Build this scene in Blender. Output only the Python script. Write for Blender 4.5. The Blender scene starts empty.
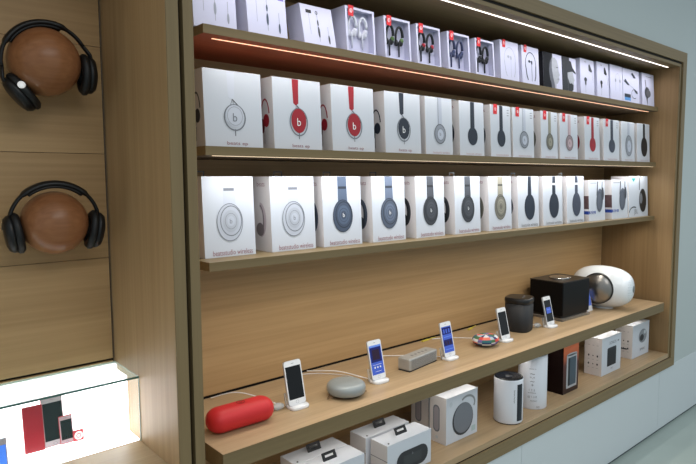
import bpy, math, random
from mathutils import Matrix, Vector
random.seed(7)
S = bpy.context.scene
COL = S.collection
PI = math.pi
R = math.radians

# ------------------------------------------------------------------ materials
MATS = {}
def lin(c):
    o = []
    for v in c:
        v = v / 255.0
        o.append(v / 12.92 if v <= 0.04045 else ((v + 0.055) / 1.055) ** 2.4)
    return (o[0], o[1], o[2], 1.0)

def mat(name, rgb, rough=0.5, metal=0.0, emit=None, es=0.0, alpha=1.0, trans=0.0, ior=1.45, bump=0.0, bscale=300.0, var=0.0, coat=0.0, spec=None):
    if name in MATS: return MATS[name]
    m = bpy.data.materials.new(name); m.use_nodes = True
    nt = m.node_tree; b = nt.nodes['Principled BSDF']
    c = lin(rgb)
    b.inputs['Base Color'].default_value = c
    b.inputs['Roughness'].default_value = rough
    b.inputs['Metallic'].default_value = metal
    b.inputs['IOR'].default_value = ior
    if spec is not None: b.inputs['Specular IOR Level'].default_value = spec
    if coat: b.inputs['Coat Weight'].default_value = coat
    if trans: b.inputs['Transmission Weight'].default_value = trans
    if alpha < 1: b.inputs['Alpha'].default_value = alpha
    if emit:
        b.inputs['Emission Color'].default_value = lin(emit)
        b.inputs['Emission Strength'].default_value = es
    # every surface is procedural: a faint noise over the base colour
    tc = nt.nodes.new('ShaderNodeTexCoord')
    nz = nt.nodes.new('ShaderNodeTexNoise'); nz.inputs['Scale'].default_value = bscale
    nt.links.new(tc.outputs['Object'], nz.inputs['Vector'])
    if var:
        mx = nt.nodes.new('ShaderNodeMix'); mx.data_type = 'RGBA'
        mx.inputs[6].default_value = tuple(v * (1 - var) for v in c[:3]) + (1,)
        mx.inputs[7].default_value = tuple(min(1, v * (1 + var)) for v in c[:3]) + (1,)
        nt.links.new(nz.outputs['Fac'], mx.inputs[0]); nt.links.new(mx.outputs[2], b.inputs['Base Color'])
    if bump:
        bp = nt.nodes.new('ShaderNodeBump'); bp.inputs['Strength'].default_value = bump
        bp.inputs['Distance'].default_value = 0.001
        nt.links.new(nz.outputs['Fac'], bp.inputs['Height']); nt.links.new(bp.outputs['Normal'], b.inputs['Normal'])
    MATS[name] = m
    return m

def wood(name, c1, c2, grain='x', rough=0.45, contrast=1.0):
    m = bpy.data.materials.new(name); m.use_nodes = True
    nt = m.node_tree; b = nt.nodes['Principled BSDF']; L = nt.links
    tc = nt.nodes.new('ShaderNodeTexCoord')
    def noise(sx, sy, sz, sc, det, dist):
        mp = nt.nodes.new('ShaderNodeMapping')
        mp.inputs['Scale'].default_value = (sx, sy, sz)
        L.new(tc.outputs['Object'], mp.inputs['Vector'])
        n = nt.nodes.new('ShaderNodeTexNoise'); n.inputs['Scale'].default_value = sc
        n.inputs['Detail'].default_value = det; n.inputs['Distortion'].default_value = dist
        L.new(mp.outputs['Vector'], n.inputs['Vector']); return n
    a, bb = (0.5, 9), (1.2, 60)
    if grain == 'x':
        n1 = noise(a[0], a[1], a[1], 1.0, 4, 0.6); n2 = noise(bb[0], bb[1], bb[1], 1.5, 6, 0.2)
    else:
        n1 = noise(a[1], a[1], a[0], 1.0, 4, 0.6); n2 = noise(bb[1], bb[1], bb[0], 1.5, 6, 0.2)
    mm = nt.nodes.new('ShaderNodeMath'); mm.operation = 'MULTIPLY_ADD'
    mm.inputs[1].default_value = 0.55
    L.new(n1.outputs['Fac'], mm.inputs[0])
    m2 = nt.nodes.new('ShaderNodeMath'); m2.operation = 'MULTIPLY'; m2.inputs[1].default_value = 0.45
    L.new(n2.outputs['Fac'], m2.inputs[0]); L.new(m2.outputs[0], mm.inputs[2])
    r = nt.nodes.new('ShaderNodeValToRGB')
    r.color_ramp.elements[0].position = 0.5 - 0.16 / contrast; r.color_ramp.elements[0].color = lin(c1)
    r.color_ramp.elements[1].position = 0.5 + 0.16 / contrast; r.color_ramp.elements[1].color = lin(c2)
    L.new(mm.outputs[0], r.inputs[0]); L.new(r.outputs[0], b.inputs['Base Color'])
    b.inputs['Roughness'].default_value = rough
    b.inputs['Specular IOR Level'].default_value = 0.3
    bp = nt.nodes.new('ShaderNodeBump'); bp.inputs['Strength'].default_value = 0.08; bp.inputs['Distance'].default_value = 0.001
    L.new(n2.outputs['Fac'], bp.inputs['Height']); L.new(bp.outputs['Normal'], b.inputs['Normal'])
    MATS[name] = m
    return m

WX = wood('oak_horizontal', (160, 128, 88), (184, 151, 108), 'x')
WZ = wood('oak_vertical', (162, 131, 92), (182, 152, 112), 'z')
WF = wood('oak_frame', (120, 102, 72), (138, 118, 84), 'z', 0.5)
WFX = wood('oak_frame_horizontal', (120, 102, 72), (138, 118, 84), 'x', 0.5)
WC = wood('oak_counter', (162, 136, 104), (186, 159, 124), 'x', 0.4)
WE = wood('oak_edge', (114, 97, 68), (132, 113, 80), 'x', 0.5)
WB = wood('turned_ball_wood', (124, 78, 48), (160, 110, 74), 'x', 0.3, 0.8)
DARK = mat('shadow_gap', (22, 17, 12), 0.9)
WALL = mat('wall_paint', (186, 194, 193), 0.6, var=0.02, bscale=3)
PANEL = mat('wall_panel', (206, 212, 215), 0.45, var=0.02, bscale=2)
CARD = mat('white_card', (206, 210, 218), 0.45, var=0.01, bscale=20)
CARDL = mat('lavender_card', (206, 206, 226), 0.5, var=0.01, bscale=20)
CARDS = mat('card_side', (214, 208, 206), 0.5, var=0.01, bscale=20)
RED = mat('tag_red', (214, 40, 48), 0.5)
WHITE = mat('white_ink', (240, 240, 240), 0.5)
GREYT = mat('title_ink', (150, 100, 108), 0.6)
GREYD = mat('grey_ink', (120, 122, 128), 0.6)
BLACK = mat('black_ink', (20, 20, 24), 0.5)
BPL = mat('black_plastic', (16, 16, 18), 0.42, bump=0.05)
BLEA = mat('black_leatherette', (14, 14, 16), 0.5, bump=0.3, bscale=900)
ACR = mat('clear_acrylic', (225, 232, 235), 0.08, alpha=0.35)
WPL = mat('white_plastic', (236, 236, 238), 0.25)
def M(name, rgb, rough=0.5, **k): return mat(name, rgb, rough, **k)

# ------------------------------------------------------------------ mesh builder
_txt = {}
def text_polys(s):
    if s in _txt: return _txt[s]
    cu = bpy.data.curves.new('t', 'FONT'); cu.body = s; cu.size = 1; cu.resolution_u = 2
    cu.align_x = 'CENTER'; cu.align_y = 'CENTER'
    o = bpy.data.objects.new('t', cu); COL.objects.link(o)
    dg = bpy.context.evaluated_depsgraph_get(); dg.update()
    me = bpy.data.meshes.new_from_object(o.evaluated_get(dg))
    vs = [v.co.copy() for v in me.vertices]; fs = [tuple(p.vertices) for p in me.polygons]
    w = max(v.x for v in vs) - min(v.x for v in vs); h = max(v.y for v in vs) - min(v.y for v in vs)
    cx = (max(v.x for v in vs) + min(v.x for v in vs)) / 2; cy = (max(v.y for v in vs) + min(v.y for v in vs)) / 2
    vs = [((v.x - cx), (v.y - cy)) for v in vs]
    bpy.data.objects.remove(o); bpy.data.curves.remove(cu); bpy.data.meshes.remove(me)
    _txt[s] = (vs, fs, w, h)
    return _txt[s]

class MB:
    def __init__(s, T=None):
        s.v = []; s.f = []; s.m = []; s.sm = []; s.mats = []; s.T = T or Matrix()
    def mi(s, m):
        if m not in s.mats: s.mats.append(m)
        return s.mats.index(m)
    def add(s, vs, fs, m, smooth=False, T=None):
        o = len(s.v); X = s.T if T is None else s.T @ T
        s.v += [tuple(X @ Vector(p)) for p in vs]
        k = s.mi(m)
        for f in fs:
            s.f.append(tuple(o + i for i in f)); s.m.append(k); s.sm.append(smooth)
        return s
    def box(s, x0, x1, y0, y1, z0, z1, m, T=None):
        vs = [(x0,y0,z0),(x1,y0,z0),(x1,y1,z0),(x0,y1,z0),(x0,y0,z1),(x1,y0,z1),(x1,y1,z1),(x0,y1,z1)]
        fs = [(0,3,2,1),(4,5,6,7),(0,1,5,4),(1,2,6,5),(2,3,7,6),(3,0,4,7)]
        return s.add(vs, fs, m, False, T)
    def lathe(s, prof, m, seg=40, T=None, sx=1, sy=1, smooth=True, n=2.0):
        vs = []; fs = []
        for r, z in prof:
            for k in range(seg):
                a = 2 * PI * k / seg; c, q = math.cos(a), math.sin(a)
                if n != 2.0:
                    c = math.copysign(abs(c) ** (2 / n), c); q = math.copysign(abs(q) ** (2 / n), q)
                vs.append((r * sx * c, r * sy * q, z))
        N = len(prof)
        for i in range(N - 1):
            for k in range(seg):
                a = i * seg + k; b = i * seg + (k + 1) % seg
                fs.append((a, b, b + seg, a + seg))
        if prof[0][0] > 1e-6: fs.append(tuple(reversed(range(seg))))
        if prof[-1][0] > 1e-6: fs.append(tuple((N - 1) * seg + k for k in range(seg)))
        return s.add(vs, fs, m, smooth, T)
    def ell(s, c, rx, ry, rz, m, seg=32, T=None):
        n = seg // 2
        pr = [(max(1e-7, math.sin(PI * i / n)), -math.cos(PI * i / n)) for i in range(n + 1)]
        X = Matrix.Translation(c) @ Matrix.Diagonal((rx, ry, rz, 1))
        return s.lathe(pr, m, seg, X if T is None else T @ X)
    def tube(s, pts, r, m, seg=8, closed=False, T=None, flat=None):
        pts = [Vector(p) for p in pts]; n = len(pts)
        rs = r if isinstance(r, (list, tuple)) else [r] * n
        vs = []; fs = []; up = None
        for i in range(n):
            if closed: d = pts[(i + 1) % n] - pts[i - 1]
            else: d = pts[min(i + 1, n - 1)] - pts[max(i - 1, 0)]
            if d.length < 1e-9: d = Vector((0, 0, 1))
            d.normalize()
            if up is None:
                up = Vector((0, 1, 0)) if abs(d.y) < 0.9 else Vector((0, 0, 1))
                if flat: up = Vector(flat)
            a = d.cross(up)
            if a.length < 1e-6: a = d.cross(Vector((1, 0, 0)))
            a.normalize(); b = a.cross(d).normalized(); up = b
            for k in range(seg):
                t = 2 * PI * k / seg
                ra = rs[i] if not isinstance(rs[i], tuple) else rs[i][0]
                rb = rs[i] if not isinstance(rs[i], tuple) else rs[i][1]
                vs.append(tuple(pts[i] + a * ra * math.cos(t) + b * rb * math.sin(t)))
        for i in range(n if closed else n - 1):
            j = (i + 1) % n
            for k in range(seg):
                q = (k + 1) % seg
                fs.append((i * seg + k, i * seg + q, j * seg + q, j * seg + k))
        if not closed:
            fs.append(tuple(reversed(range(seg)))); fs.append(tuple((n - 1) * seg + k for k in range(seg)))
        return s.add(vs, fs, m, True, T)
    # ---- flat printing on a face frame: F(u, v, layer) -> 3d, metres from the face's lower left
    def poly(s, F, pts, m, layer=1):
        return s.add([F(u, v, layer) for u, v in pts], [tuple(range(len(pts)))], m)
    def rect(s, F, u0, v0, u1, v1, m, layer=1):
        return s.poly(F, [(u0, v0), (u1, v0), (u1, v1), (u0, v1)], m, layer)
    def oval(s, F, cu, cv, ru, rv, m, layer=1, seg=28, rot=0):
        c, q = math.cos(rot), math.sin(rot); P = []
        for k in range(seg):
            a = 2 * PI * k / seg; x, y = ru * math.cos(a), rv * math.sin(a)
            P.append((cu + x * c - y * q, cv + x * q + y * c))
        return s.poly(F, P, m, layer)
    def ring(s, F, cu, cv, ru, rv, t, m, layer=1, seg=32, a0=0, a1=2 * PI, rot=0, t2=None):
        vs = []; n = seg; c, q = math.cos(rot), math.sin(rot)
        for k in range(n + 1):
            f = k / n; a = a0 + (a1 - a0) * f; tt = t if t2 is None else t + (t2 - t) * f
            for e in (tt / 2, -tt / 2):
                x, y = (ru + e) * math.cos(a), (rv + e) * math.sin(a)
                vs.append(F(cu + x * c - y * q, cv + x * q + y * c, layer))
        fs = [(2 * k, 2 * k + 2, 2 * k + 3, 2 * k + 1) for k in range(n)]
        return s.add(vs, fs, m)
    def line(s, F, P, t, m, layer=1):
        for (a, b), (c, d) in zip(P[:-1], P[1:]):
            L = math.hypot(c - a, d - b) or 1; nx, ny = -(d - b) / L * t / 2, (c - a) / L * t / 2
            s.poly(F, [(a + nx, b + ny), (a - nx, b - ny), (c - nx, d - ny), (c + nx, d + ny)], m, layer)
        return s
    def text(s, F, txt, cu, cv, width, m, layer=2, height=None, bold=1.0):
        vs, fs, w, h = text_polys(txt)
        k = width / w if width else height / h
        ky = k if height is None or not width else height / h
        return s.add([F(cu + x * k, cv + y * ky, layer) for x, y in vs], fs, m)
    def build(s, name, parent=None, bevel=0, seg=2, loc=None):
        me = bpy.data.meshes.new(name); me.from_pydata(s.v, [], s.f)
        for m in s.mats: me.materials.append(m)
        me.polygons.foreach_set('material_index', s.m); me.polygons.foreach_set('use_smooth', s.sm)
        me.update()
        o = bpy.data.objects.new(name, me); COL.objects.link(o)
        if parent: o.parent = parent
        if loc: o.location = loc
        if bevel:
            b = o.modifiers.new('bevel', 'BEVEL'); b.width = bevel; b.segments = seg; b.limit_method = 'ANGLE'; b.angle_limit = R(40)
            b.harden_normals = False
        return o

def tag(o, label=None, cat=None, group=None, kind=None):
    if label: o['label'] = label
    if cat: o['category'] = cat
    if group: o['group'] = group
    if kind: o['kind'] = kind
    return o
def empty(name, loc, label, cat, rz=0, group=None):
    o = bpy.data.objects.new(name, None); COL.objects.link(o)
    o.location = loc; o.rotation_euler = (0, 0, rz); o.empty_display_size = 0.05
    return tag(o, label, cat, group)
def struct(name, mb, bevel=0):
    return tag(mb.build(name, None, bevel), kind='structure')
def B(x0, x1, y0, y1, z0, z1, m): return MB().box(x0, x1, y0, y1, z0, z1, m)

# ------------------------------------------------------------------ the setting
XL = -1.05                                            # far left end of the built-in (outside the frame)
struct('floor', MB().box(-3, 8, -4.5, 0.5, -0.05, 0, M('floor_tile', (150, 162, 156), 0.35, var=0.18, bscale=2.2)))
# wall around the built-in: above, beside; lower wall clad with panels
w = MB(); w.box(-3, 8, 0.004, 0.5, 2.215, 3.2, WALL); w.box(3.765, 8, 0.004, 0.5, 0.374, 2.215, WALL)
w.box(-3, XL - 0.07, 0.004, 0.5, 0.374, 2.215, WALL)
w.box(-3, 8, 0.012, 0.5, 0.0, 0.374, DARK)
struct('wall_back', w)
lp = MB(); xs = [-3, -0.2, 1.06, 2.32, 3.585, 4.85, 6.1, 8]
xs = [-3, -0.73, 0.71, 2.148, 3.585, 5.02, 6.46, 8]
for a, b in zip(xs[:-1], xs[1:]): lp.box(a + 0.0012, b - 0.0012, 0.002, 0.012, 0.012, 0.3745, PANEL)
struct('trim_1', lp)
struct('baseboard_back', B(-3, 8, 0.006, 0.0115, 0.0, 0.0115, M('skirting_dark', (70, 80, 84), 0.5)))
# outer frame
f = MB(); y0, y1 = -0.008, 0.5
f.box(XL - 0.07, 3.77, y0, y1, 2.163, 2.22, WFX); f.box(XL - 0.07, 3.77, y0, y1, 0.372, 0.425, WFX)
f.box(3.718, 3.77, y0, y1, 0.425, 2.163, WF); f.box(XL - 0.07, XL - 0.018, y0, y1, 0.425, 2.163, WF)
struct('trim_2', f)
# shadow gap behind
g = MB(); g.box(XL - 0.018, 3.718, 0.001, 0.05, 2.152, 2.163, DARK); g.box(XL - 0.018, 3.718, 0.001, 0.05, 0.425, 0.431, DARK)
g.box(3.712, 3.718, 0.001, 0.05, 0.43, 2.157, DARK); g.box(0.6372, 0.648, 0.02, 0.5, 0.430, 2.157, DARK)
struct('trim_3', g)
# liners of the right-hand and left-hand niches
def liner(name, xa, xb, zt=2.137, zb=0.455, t=0.026, tr=0.02, wr=None):
    m = MB()
    m.box(xa - t, xa, 0, 0.5, 0.430, 2.152, WF); m.box(xb, xb + tr, 0, 0.5, 0.430, 2.152, WF)
    m.box(xa, xb, 0, 0.5, zt, 2.152, WFX); m.box(xa, xb, 0, 0.5, 0.430, zb, WC)
    # inner faces: lighter oak veneer
    e = 0.001
    m.box(xa, xa + e, 0.003, 0.47, zb, zt, WZ); m.box(xb - e, xb, 0.003, 0.47, zb, zt, wr or WZ)
    struct(name, m)
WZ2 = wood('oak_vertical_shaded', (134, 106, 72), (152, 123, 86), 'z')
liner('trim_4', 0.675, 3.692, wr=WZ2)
liner('trim_5', XL, 0.606, tr=0.031)
# back panels
bk = MB(); bk.box(0.68, 3.687, 0.428, 0.432, 0.456, 2.136, DARK)
bk.box(0.684, 3.682, 0.42, 0.4275, 0.777, 2.136, WX); bk.box(0.684, 3.682, 0.42, 0.4275, 0.456, 0.714, WX)
struct('wall_niche_right', bk)
bl = MB(); bl.box(XL + 0.002, 0.604, 0.448, 0.452, 0.456, 2.136, DARK)
for a, b in ((0.456, 0.958), (0.966, 1.273), (1.2745, 1.58), (1.5815, 1.887), (1.8885, 2.136)):
    bl.box(XL + 0.004, 0.599, 0.438, 0.4475, a, b, WX)
struct('wall_niche_left', bl)

LEDW = M('led_white', (255, 250, 240), 0.5, emit=(255, 248, 240), es=2.6)
LEDP = M('led_peach', (255, 215, 180), 0.5, emit=(255, 190, 150), es=1.6)
LEDC = M('led_cream', (255, 235, 205), 0.5, emit=(255, 226, 186), es=1.1)

def area(name, loc, sx, sy, power, color, rot=(0, 0, 0), spread=180):
    l = bpy.data.lights.new(name, 'AREA'); l.shape = 'RECTANGLE'; l.size = sx; l.size_y = sy
    l.energy = power; l.color = color; l.spread = R(spread)
    o = bpy.data.objects.new(name, l); COL.objects.link(o); o.location = loc; o.rotation_euler = rot
    return o

# shelves
def shelf(zt, zb, x0, x1, label, led, ly, lx0, lx1, edge=WE, under=None):
    t = empty('display_shelf', ((x0 + x1) / 2, 0.098, zb), label, 'shelf')
    T = Matrix.Translation((-(x0 + x1) / 2, -0.098, -zb))
    b = MB(T); b.box(x0, x1, 0.098, 0.4199, zb, zt, edge)
    if under: b.box(x0 + .001, x1 - .001, 0.099, 0.4195, zb - .0003, zb + .0004, under)
    b.build('board', t, 0.0006)
    if led:
        MB(T).box(lx0, lx1, ly - 0.0026, ly + 0.0026, zb - 0.0015, zb + 0.0006, led).build('light_strip', t)
    return t
US = wood('oak_underside_warm_glow', (160, 72, 42), (180, 90, 56), 'x', 0.6)  # red tone paints reflected orange light into the underside, fading along the shelf
UD = wood('oak_underside_shaded', (92, 72, 52), (108, 86, 62), 'x', 0.6)  # darker oak copy, shade under the middle shelf put into the colour
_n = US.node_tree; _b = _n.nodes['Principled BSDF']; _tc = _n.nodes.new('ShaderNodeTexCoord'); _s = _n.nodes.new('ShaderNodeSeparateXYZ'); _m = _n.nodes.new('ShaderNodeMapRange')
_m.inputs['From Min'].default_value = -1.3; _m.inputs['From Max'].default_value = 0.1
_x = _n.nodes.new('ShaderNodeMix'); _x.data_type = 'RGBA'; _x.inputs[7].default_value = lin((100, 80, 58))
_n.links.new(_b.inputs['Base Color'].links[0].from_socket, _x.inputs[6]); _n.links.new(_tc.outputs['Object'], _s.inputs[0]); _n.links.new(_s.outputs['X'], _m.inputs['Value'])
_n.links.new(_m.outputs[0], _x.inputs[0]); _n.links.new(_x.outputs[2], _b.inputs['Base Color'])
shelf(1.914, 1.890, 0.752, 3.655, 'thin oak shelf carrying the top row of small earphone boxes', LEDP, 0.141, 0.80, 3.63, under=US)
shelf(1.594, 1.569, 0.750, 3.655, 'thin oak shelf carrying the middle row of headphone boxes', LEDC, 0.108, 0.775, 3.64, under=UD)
shelf(1.277, 1.252, 0.752, 3.668, 'lowest thin oak shelf, above the bare back panel and the phones', LEDC, 0.15, 0.80, 3.63)
c = empty('display_counter', (2.19, 0.016, 0.716), 'thick oak counter board carrying the speakers and docked phones', 'counter')
b = MB(Matrix.Translation((-2.19, -0.016, -0.716)))
b.box(0.735, 3.645, 0.016, 0.4199, 0.717, 0.768, WE); b.box(0.7355, 3.6445, 0.0165, 0.4199, 0.7675, 0.7684, WC)
b.build('board', c)
MB(Matrix.Translation((-2.19, -0.016, -0.716))).box(0.85, 3.6, 0.10, 0.108, 0.7155, 0.717, LEDC).build('light_strip', c)
ls = MB(); ls.box(0.75, 3.655, 0.0495, 0.0548, 2.1345, 2.1365, LEDW)
tag(ls.build('light_strip'), 'bright white light strip under the top of the niche, above all the boxes', 'light strip')

# ------------------------------------------------------------------ boxes with printed fronts
def frames(w, d, h, lean):
    def F(u, v, k=1): return (-w / 2 + u, lean * v / h - 0.00035 * k, v)
    def G(u, v, k=1): return (-w / 2 - 0.00035 * k, d - u + lean * v / h, v)   # left side, u from back to front
    return F, G
def carton_mesh(w, d, h, lean, m, ms=None, mb=None):
    mb = mb or MB(); ms = ms or m; L = lean
    a, b = -w / 2, w / 2
    vs = [(a,0,0),(b,0,0),(b,d,0),(a,d,0),(a,L,h),(b,L,h),(b,d+L,h),(a,d+L,h)]
    mb.add(vs, [(0,3,2,1),(4,5,6,7),(0,1,5,4),(1,2,6,5),(2,3,7,6)], m); mb.add(vs, [(3,0,4,7)], ms)
    return mb
def window_carton(w, d, h, lean, m, mi, bd=0.008, rec=0.026):
    mb = MB(); a, b, L = -w / 2, w / 2, lean
    def P(x, y, z): return (x, y + L * z / h, z)
    O = [P(a,0,0), P(b,0,0), P(b,0,h), P(a,0,h)]
    I = [P(a+bd,0,bd*1.6), P(b-bd,0,bd*1.6), P(b-bd,0,h-bd), P(a+bd,0,h-bd)]
    J = [P(a+bd,rec,bd*1.6), P(b-bd,rec,bd*1.6), P(b-bd,rec,h-bd), P(a+bd,rec,h-bd)]
    K = [P(a,d,0), P(b,d,0), P(b,d,h), P(a,d,h)]
    vs = O + I + J + K
    fs = [(i, (i+1) % 4, 4 + (i+1) % 4, 4 + i) for i in range(4)]
    mb.add(vs, fs, m)
    mb.add(vs, [(4+i, 4+(i+1) % 4, 8+(i+1) % 4, 8+i) for i in range(4)], mi)
    mb.add(vs, [(8,9,10,11)], mi)
    mb.add(vs, [(i, 12+i, 12+(i+1) % 4, (i+1) % 4) for i in range(4)] + [(15,14,13,12)], m)
    return mb

def hang_tab(t, w, d, h, lean, u, k=1.0, m=ACR):
    x = -w / 2 + u * w; y = d * 0.8 + lean; a = 0.017 * k; b = 0.017 * k; q = 0.004
    mb = MB(); mb.box(x - a, x - a + q, y, y + 0.0008, h - 0.002, h + b, m); mb.box(x + a - q, x + a, y, y + 0.0008, h - 0.002, h + b, m)
    mb.box(x - a + q, x + a - q, y, y + 0.0008, h + b - q, h + b, m)
    mb.build('hang_tab', t)
def sticker(t, F, u, h, w=0.021, hh=0.034):
    s = MB(); s.box(0, w, -0.0012, -0.0004, 0, hh, RED, T=Matrix.Translation(Vector(F(u, h - hh + 0.003, 0))))
    def FF(a, b, k=1): p = Vector(F(u + a, h - hh + 0.003, 0)); return (p.x, p.y - 0.0014, p.z + b)
    s.ring(FF, w / 2, hh * .5, 0.0058, 0.0058, 0.0013, WHITE, seg=14)
    s.text(FF, 'b', w / 2, hh * .5, None, WHITE, height=0.008)
    s.build('red_sticker', t)

C = dict(
    white=(190, 194, 204), pale=(214, 196, 198), silver=(150, 154, 164), red=(158, 26, 40), navy=(36, 44, 58), black=(24, 26, 30), blue=(72, 82, 100), slate=(62, 68, 84),
    steel=(86, 95, 112), dark=(62, 64, 70), gold=(124, 120, 108), rose=(158, 138, 142), grey=(120, 122, 128), lime=(84, 116, 56), royal=(52, 64, 100), bose=(92, 98, 110))
def ink(n, k=1.0):
    c = tuple(max(0, min(255, int(v * k))) for v in C[n])
    return M('ink_%s_%d' % (n, int(k * 100)), c, 0.5)

def art_studio(mb, F, w, h, col):
    c = ink(col); d = ink(col, .62); l = ink(col, 1.22 if col != 'white' else 1.08)
    if col == 'white': d = ink('silver', .8)
    cu, cv, ru, rv = .5 * w, .43 * h, .25 * w, .232 * h
    mb.poly(F, [(cu - .115 * w, h - .001), (cu - .11 * w, cv + rv * .7), (cu + .13 * w, cv + rv * .7), (cu + .115 * w, h - .001)], l if col != 'white' else ink('white', 1.05), 1)
    mb.rect(F, cu - .10 * w, h * .82, cu + .105 * w, h * .855, d, 2)
    mb.oval(F, cu, cv, ru, rv, c if col != 'white' else ink('white', 1.0), 3)
    mb.ring(F, cu, cv, ru, rv, .0022, d, 4); mb.ring(F, cu + .004, cv + .004, ru * .82, rv * .80, .0028, d, 4)
    mb.oval(F, cu + .003, cv + .003, ru * .62, rv * .60, l if col != 'white' else ink('white', .95), 5)
    mb.ring(F, cu + .003, cv + .003, ru * .45, rv * .42, .0012, d, 6); mb.oval(F, cu + .003, cv + .003, ru * .3, rv * .27, c, 6)
    mb.text(F, 'b', cu + .003, cv + .003, None, d if col in ('white', 'silver', 'gold') else WHITE, 7, height=.014)
def art_ep(mb, F, w, h, col):
    c = ink(col); ring = ink('silver', .8)
    cu, cv = .51 * w, .40 * h
    s = c if col != 'white' else ink('white', 1.1)
    mb.poly(F, [(cu - .115 * w, h - .001), (cu - .10 * w, h * .66), (cu - .05 * w, h * .63), (cu + .005 * w, h * .66), (cu + .02 * w, h - .001)], s, 1)
    mb.line(F, [(cu - .035 * w, h * .63), (cu - .06 * w, h * .57), (cu - .13 * w, h * .50)], .0018, ring, 2)
    mb.line(F, [(cu - .035 * w, h * .635), (cu + .05 * w, h * .57), (cu + .14 * w, h * .49), (cu + .17 * w, h * .45)], .003, ink('grey', .7) , 2)
    mb.line(F, [(cu - .02 * w, h * .62), (cu - .02 * w, h * .58), (cu + .0, h * .54)], .002, ring, 2)
    mb.ring(F, cu, cv, .180 * w, (.190 if col != 'white' else .165) * h, .004, ring, 3)
    mb.oval(F, cu, cv + .004, (.155 if col != 'white' else .16) * w, (.172 if col != 'white' else .145) * h, c if col != 'white' else ink('white', 1.06), 4)
    if col == 'white': mb.ring(F, cu, cv + .004, .13 * w, .12 * h, .001, ring, 5)
    mb.line(F, [(cu, cv - .15 * h), (cu, cv - .24 * h)], .0022, ink('dark'), 2)
    mb.text(F, 'b', cu, cv, None, WHITE if col != 'white' else ink('silver', .8), 6, height=.024)
def art_solo(mb, F, w, h, col, big=False):
    c = ink(col); d = ink(col, .7); l = ink(col, 1.25)
    cu, cv = (.52 * w, .37 * h) if not big else (.55 * w, .40 * h)
    ru, rv = (.20 * w, .165 * h) if not big else (.25 * w, .255 * h)
    light = col in ('silver', 'gold', 'rose', 'white')
    mb.poly(F, [(cu - .075 * w, h - .001), (cu - .085 * w, cv + rv * .8), (cu + .085 * w, cv + rv * .8), (cu + .085 * w, h - .001)], l if light else c, 1)
    mb.line(F, [(cu - .05 * w, h - .001), (cu - .05 * w, cv + rv * .95)], .002, d, 2)
    mb.oval(F, cu, cv, ru, rv, c, 3)
    if light:
        mb.ring(F, cu, cv, ru, rv, .004, d, 4); mb.oval(F, cu + .002, cv - .002, ru * .6, rv * .6, ink(col, 1.3), 5); mb.ring(F, cu + .002, cv - .002, ru * .6, rv * .6, .0016, d, 6)
    else:
        mb.ring(F, cu, cv, ru * .8, rv * .8, .001, l, 4)
    mb.text(F, 'b', cu, cv, None, d if light else l, 7, height=.013)
def side_studio(mb, G, d, h, col):
    c = ink(col, .85); cc = ink(col, .55)
    mb.ring(G, d * .40, h * .42, d * .24, h * .19, .020, c, 2, a0=-PI * .5, a1=PI * .5)
    mb.oval(G, d * .38, h * .29, d * .22, h * .09, cc, 3); mb.ring(G, d * .40, h * .42, d * .20, h * .19, .006, cc, 4, a0=-PI * .5, a1=PI * .5)
    mb.text(G, 'beats', d * .5, h * .9, d * .45, GREYT, 2)
def side_ep(mb, G, d, h, col):
    c = ink(col); cc = ink(col, .6); _G = G
    G = lambda u, v, k=1: _G(u, v + .07 * h, k)
    mb.ring(G, d * .56, h * .40, d * .22, h * .235, .0055, c, 2, a0=0.15, a1=PI * 1.05)
    mb.oval(G, d * .40, h * .27, d * .11, h * .10, cc, 3); mb.oval(G, d * .62, h * .34, d * .16, h * .09, c, 4)
    mb.ring(G, d * .62, h * .34, d * .10, h * .055, .0012, cc, 5)
    mb.line(G, [(d * .5, h * .2), (d * .48, h * .02)], .002, cc, 2)

def place_box(name, x0, x1, y, z, h, d, label, cat, group, lean=.011, rz=0, card=CARD, side=CARDS, window=False):
    w = x1 - x0
    t = empty(name, ((x0 + x1) / 2, y, z), label, cat, rz, group)
    if window: window_carton(w, d, h, lean, CARDL, M('window_inside', (188, 188, 208), .6)).build('carton', t)
    else: carton_mesh(w, d, h, lean, card, side).build('carton', t, .0008, 1)
    F, G = frames(w, d, h, lean)
    return t, F, G, w

# ---- row 3 (lowest shelf)
R3 = [(0.754, 0.918), (0.975, 1.141), (1.174, 1.341), (1.392, 1.556), (1.613, 1.776), (1.839, 2.004), (2.063, 2.229), (2.28, 2.45), (2.487, 2.661), (2.704, 2.872), (2.924, 3.10), (3.181, 3.372), (3.386, 3.640)]
row3 = [('studio', 'white', 'white headphone box with pale ringed ear cup, leftmost on the lowest shelf'),
        ('studio', 'white', 'white headphone box with pale ear cup and pinkish side picture, second on the lowest shelf'),
        ('studio', 'blue', 'white box picturing slate blue headphones, third from the left on the lowest shelf'),
        ('studio', 'steel', 'white box picturing lighter blue-grey headphones, fourth from the left on the lowest shelf'),
        ('studio', 'dark', 'white box picturing charcoal headphones, fifth from the left on the lowest shelf'),
        ('studio', 'dark', 'white box picturing charcoal headphones, just left of the gold one on the lowest shelf'),
        ('studio', 'gold', 'white box picturing khaki gold headphones on the lowest shelf'),
        ('solo', 'navy', 'white box with plain navy oval ear cup, just right of the gold headphone box'),
        ('solow', 'navy', 'white box with navy ear cup and white band mark, nearer one on lowest shelf'),
        ('solow', 'slate', 'white box with slate ear cup and white band mark, beside the blue-striped boxes'),
        ('bose', 'bose', 'shorter white box with grey headphones and blue strip, left of its twin'),
        ('bose', 'bose', 'shorter white box with grey headphones and blue strip, right of its twin'),
        ('teal', 'black', 'white box with black headphones and small teal mark, rightmost on the lowest shelf')]
PHOTO = M('photo_print', (88, 66, 66), .5, var=.5, bscale=60); BLUE = M('blue_strip', (36, 66, 150), .5); TEAL = M('teal_mark', (60, 176, 170), .5)
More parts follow.
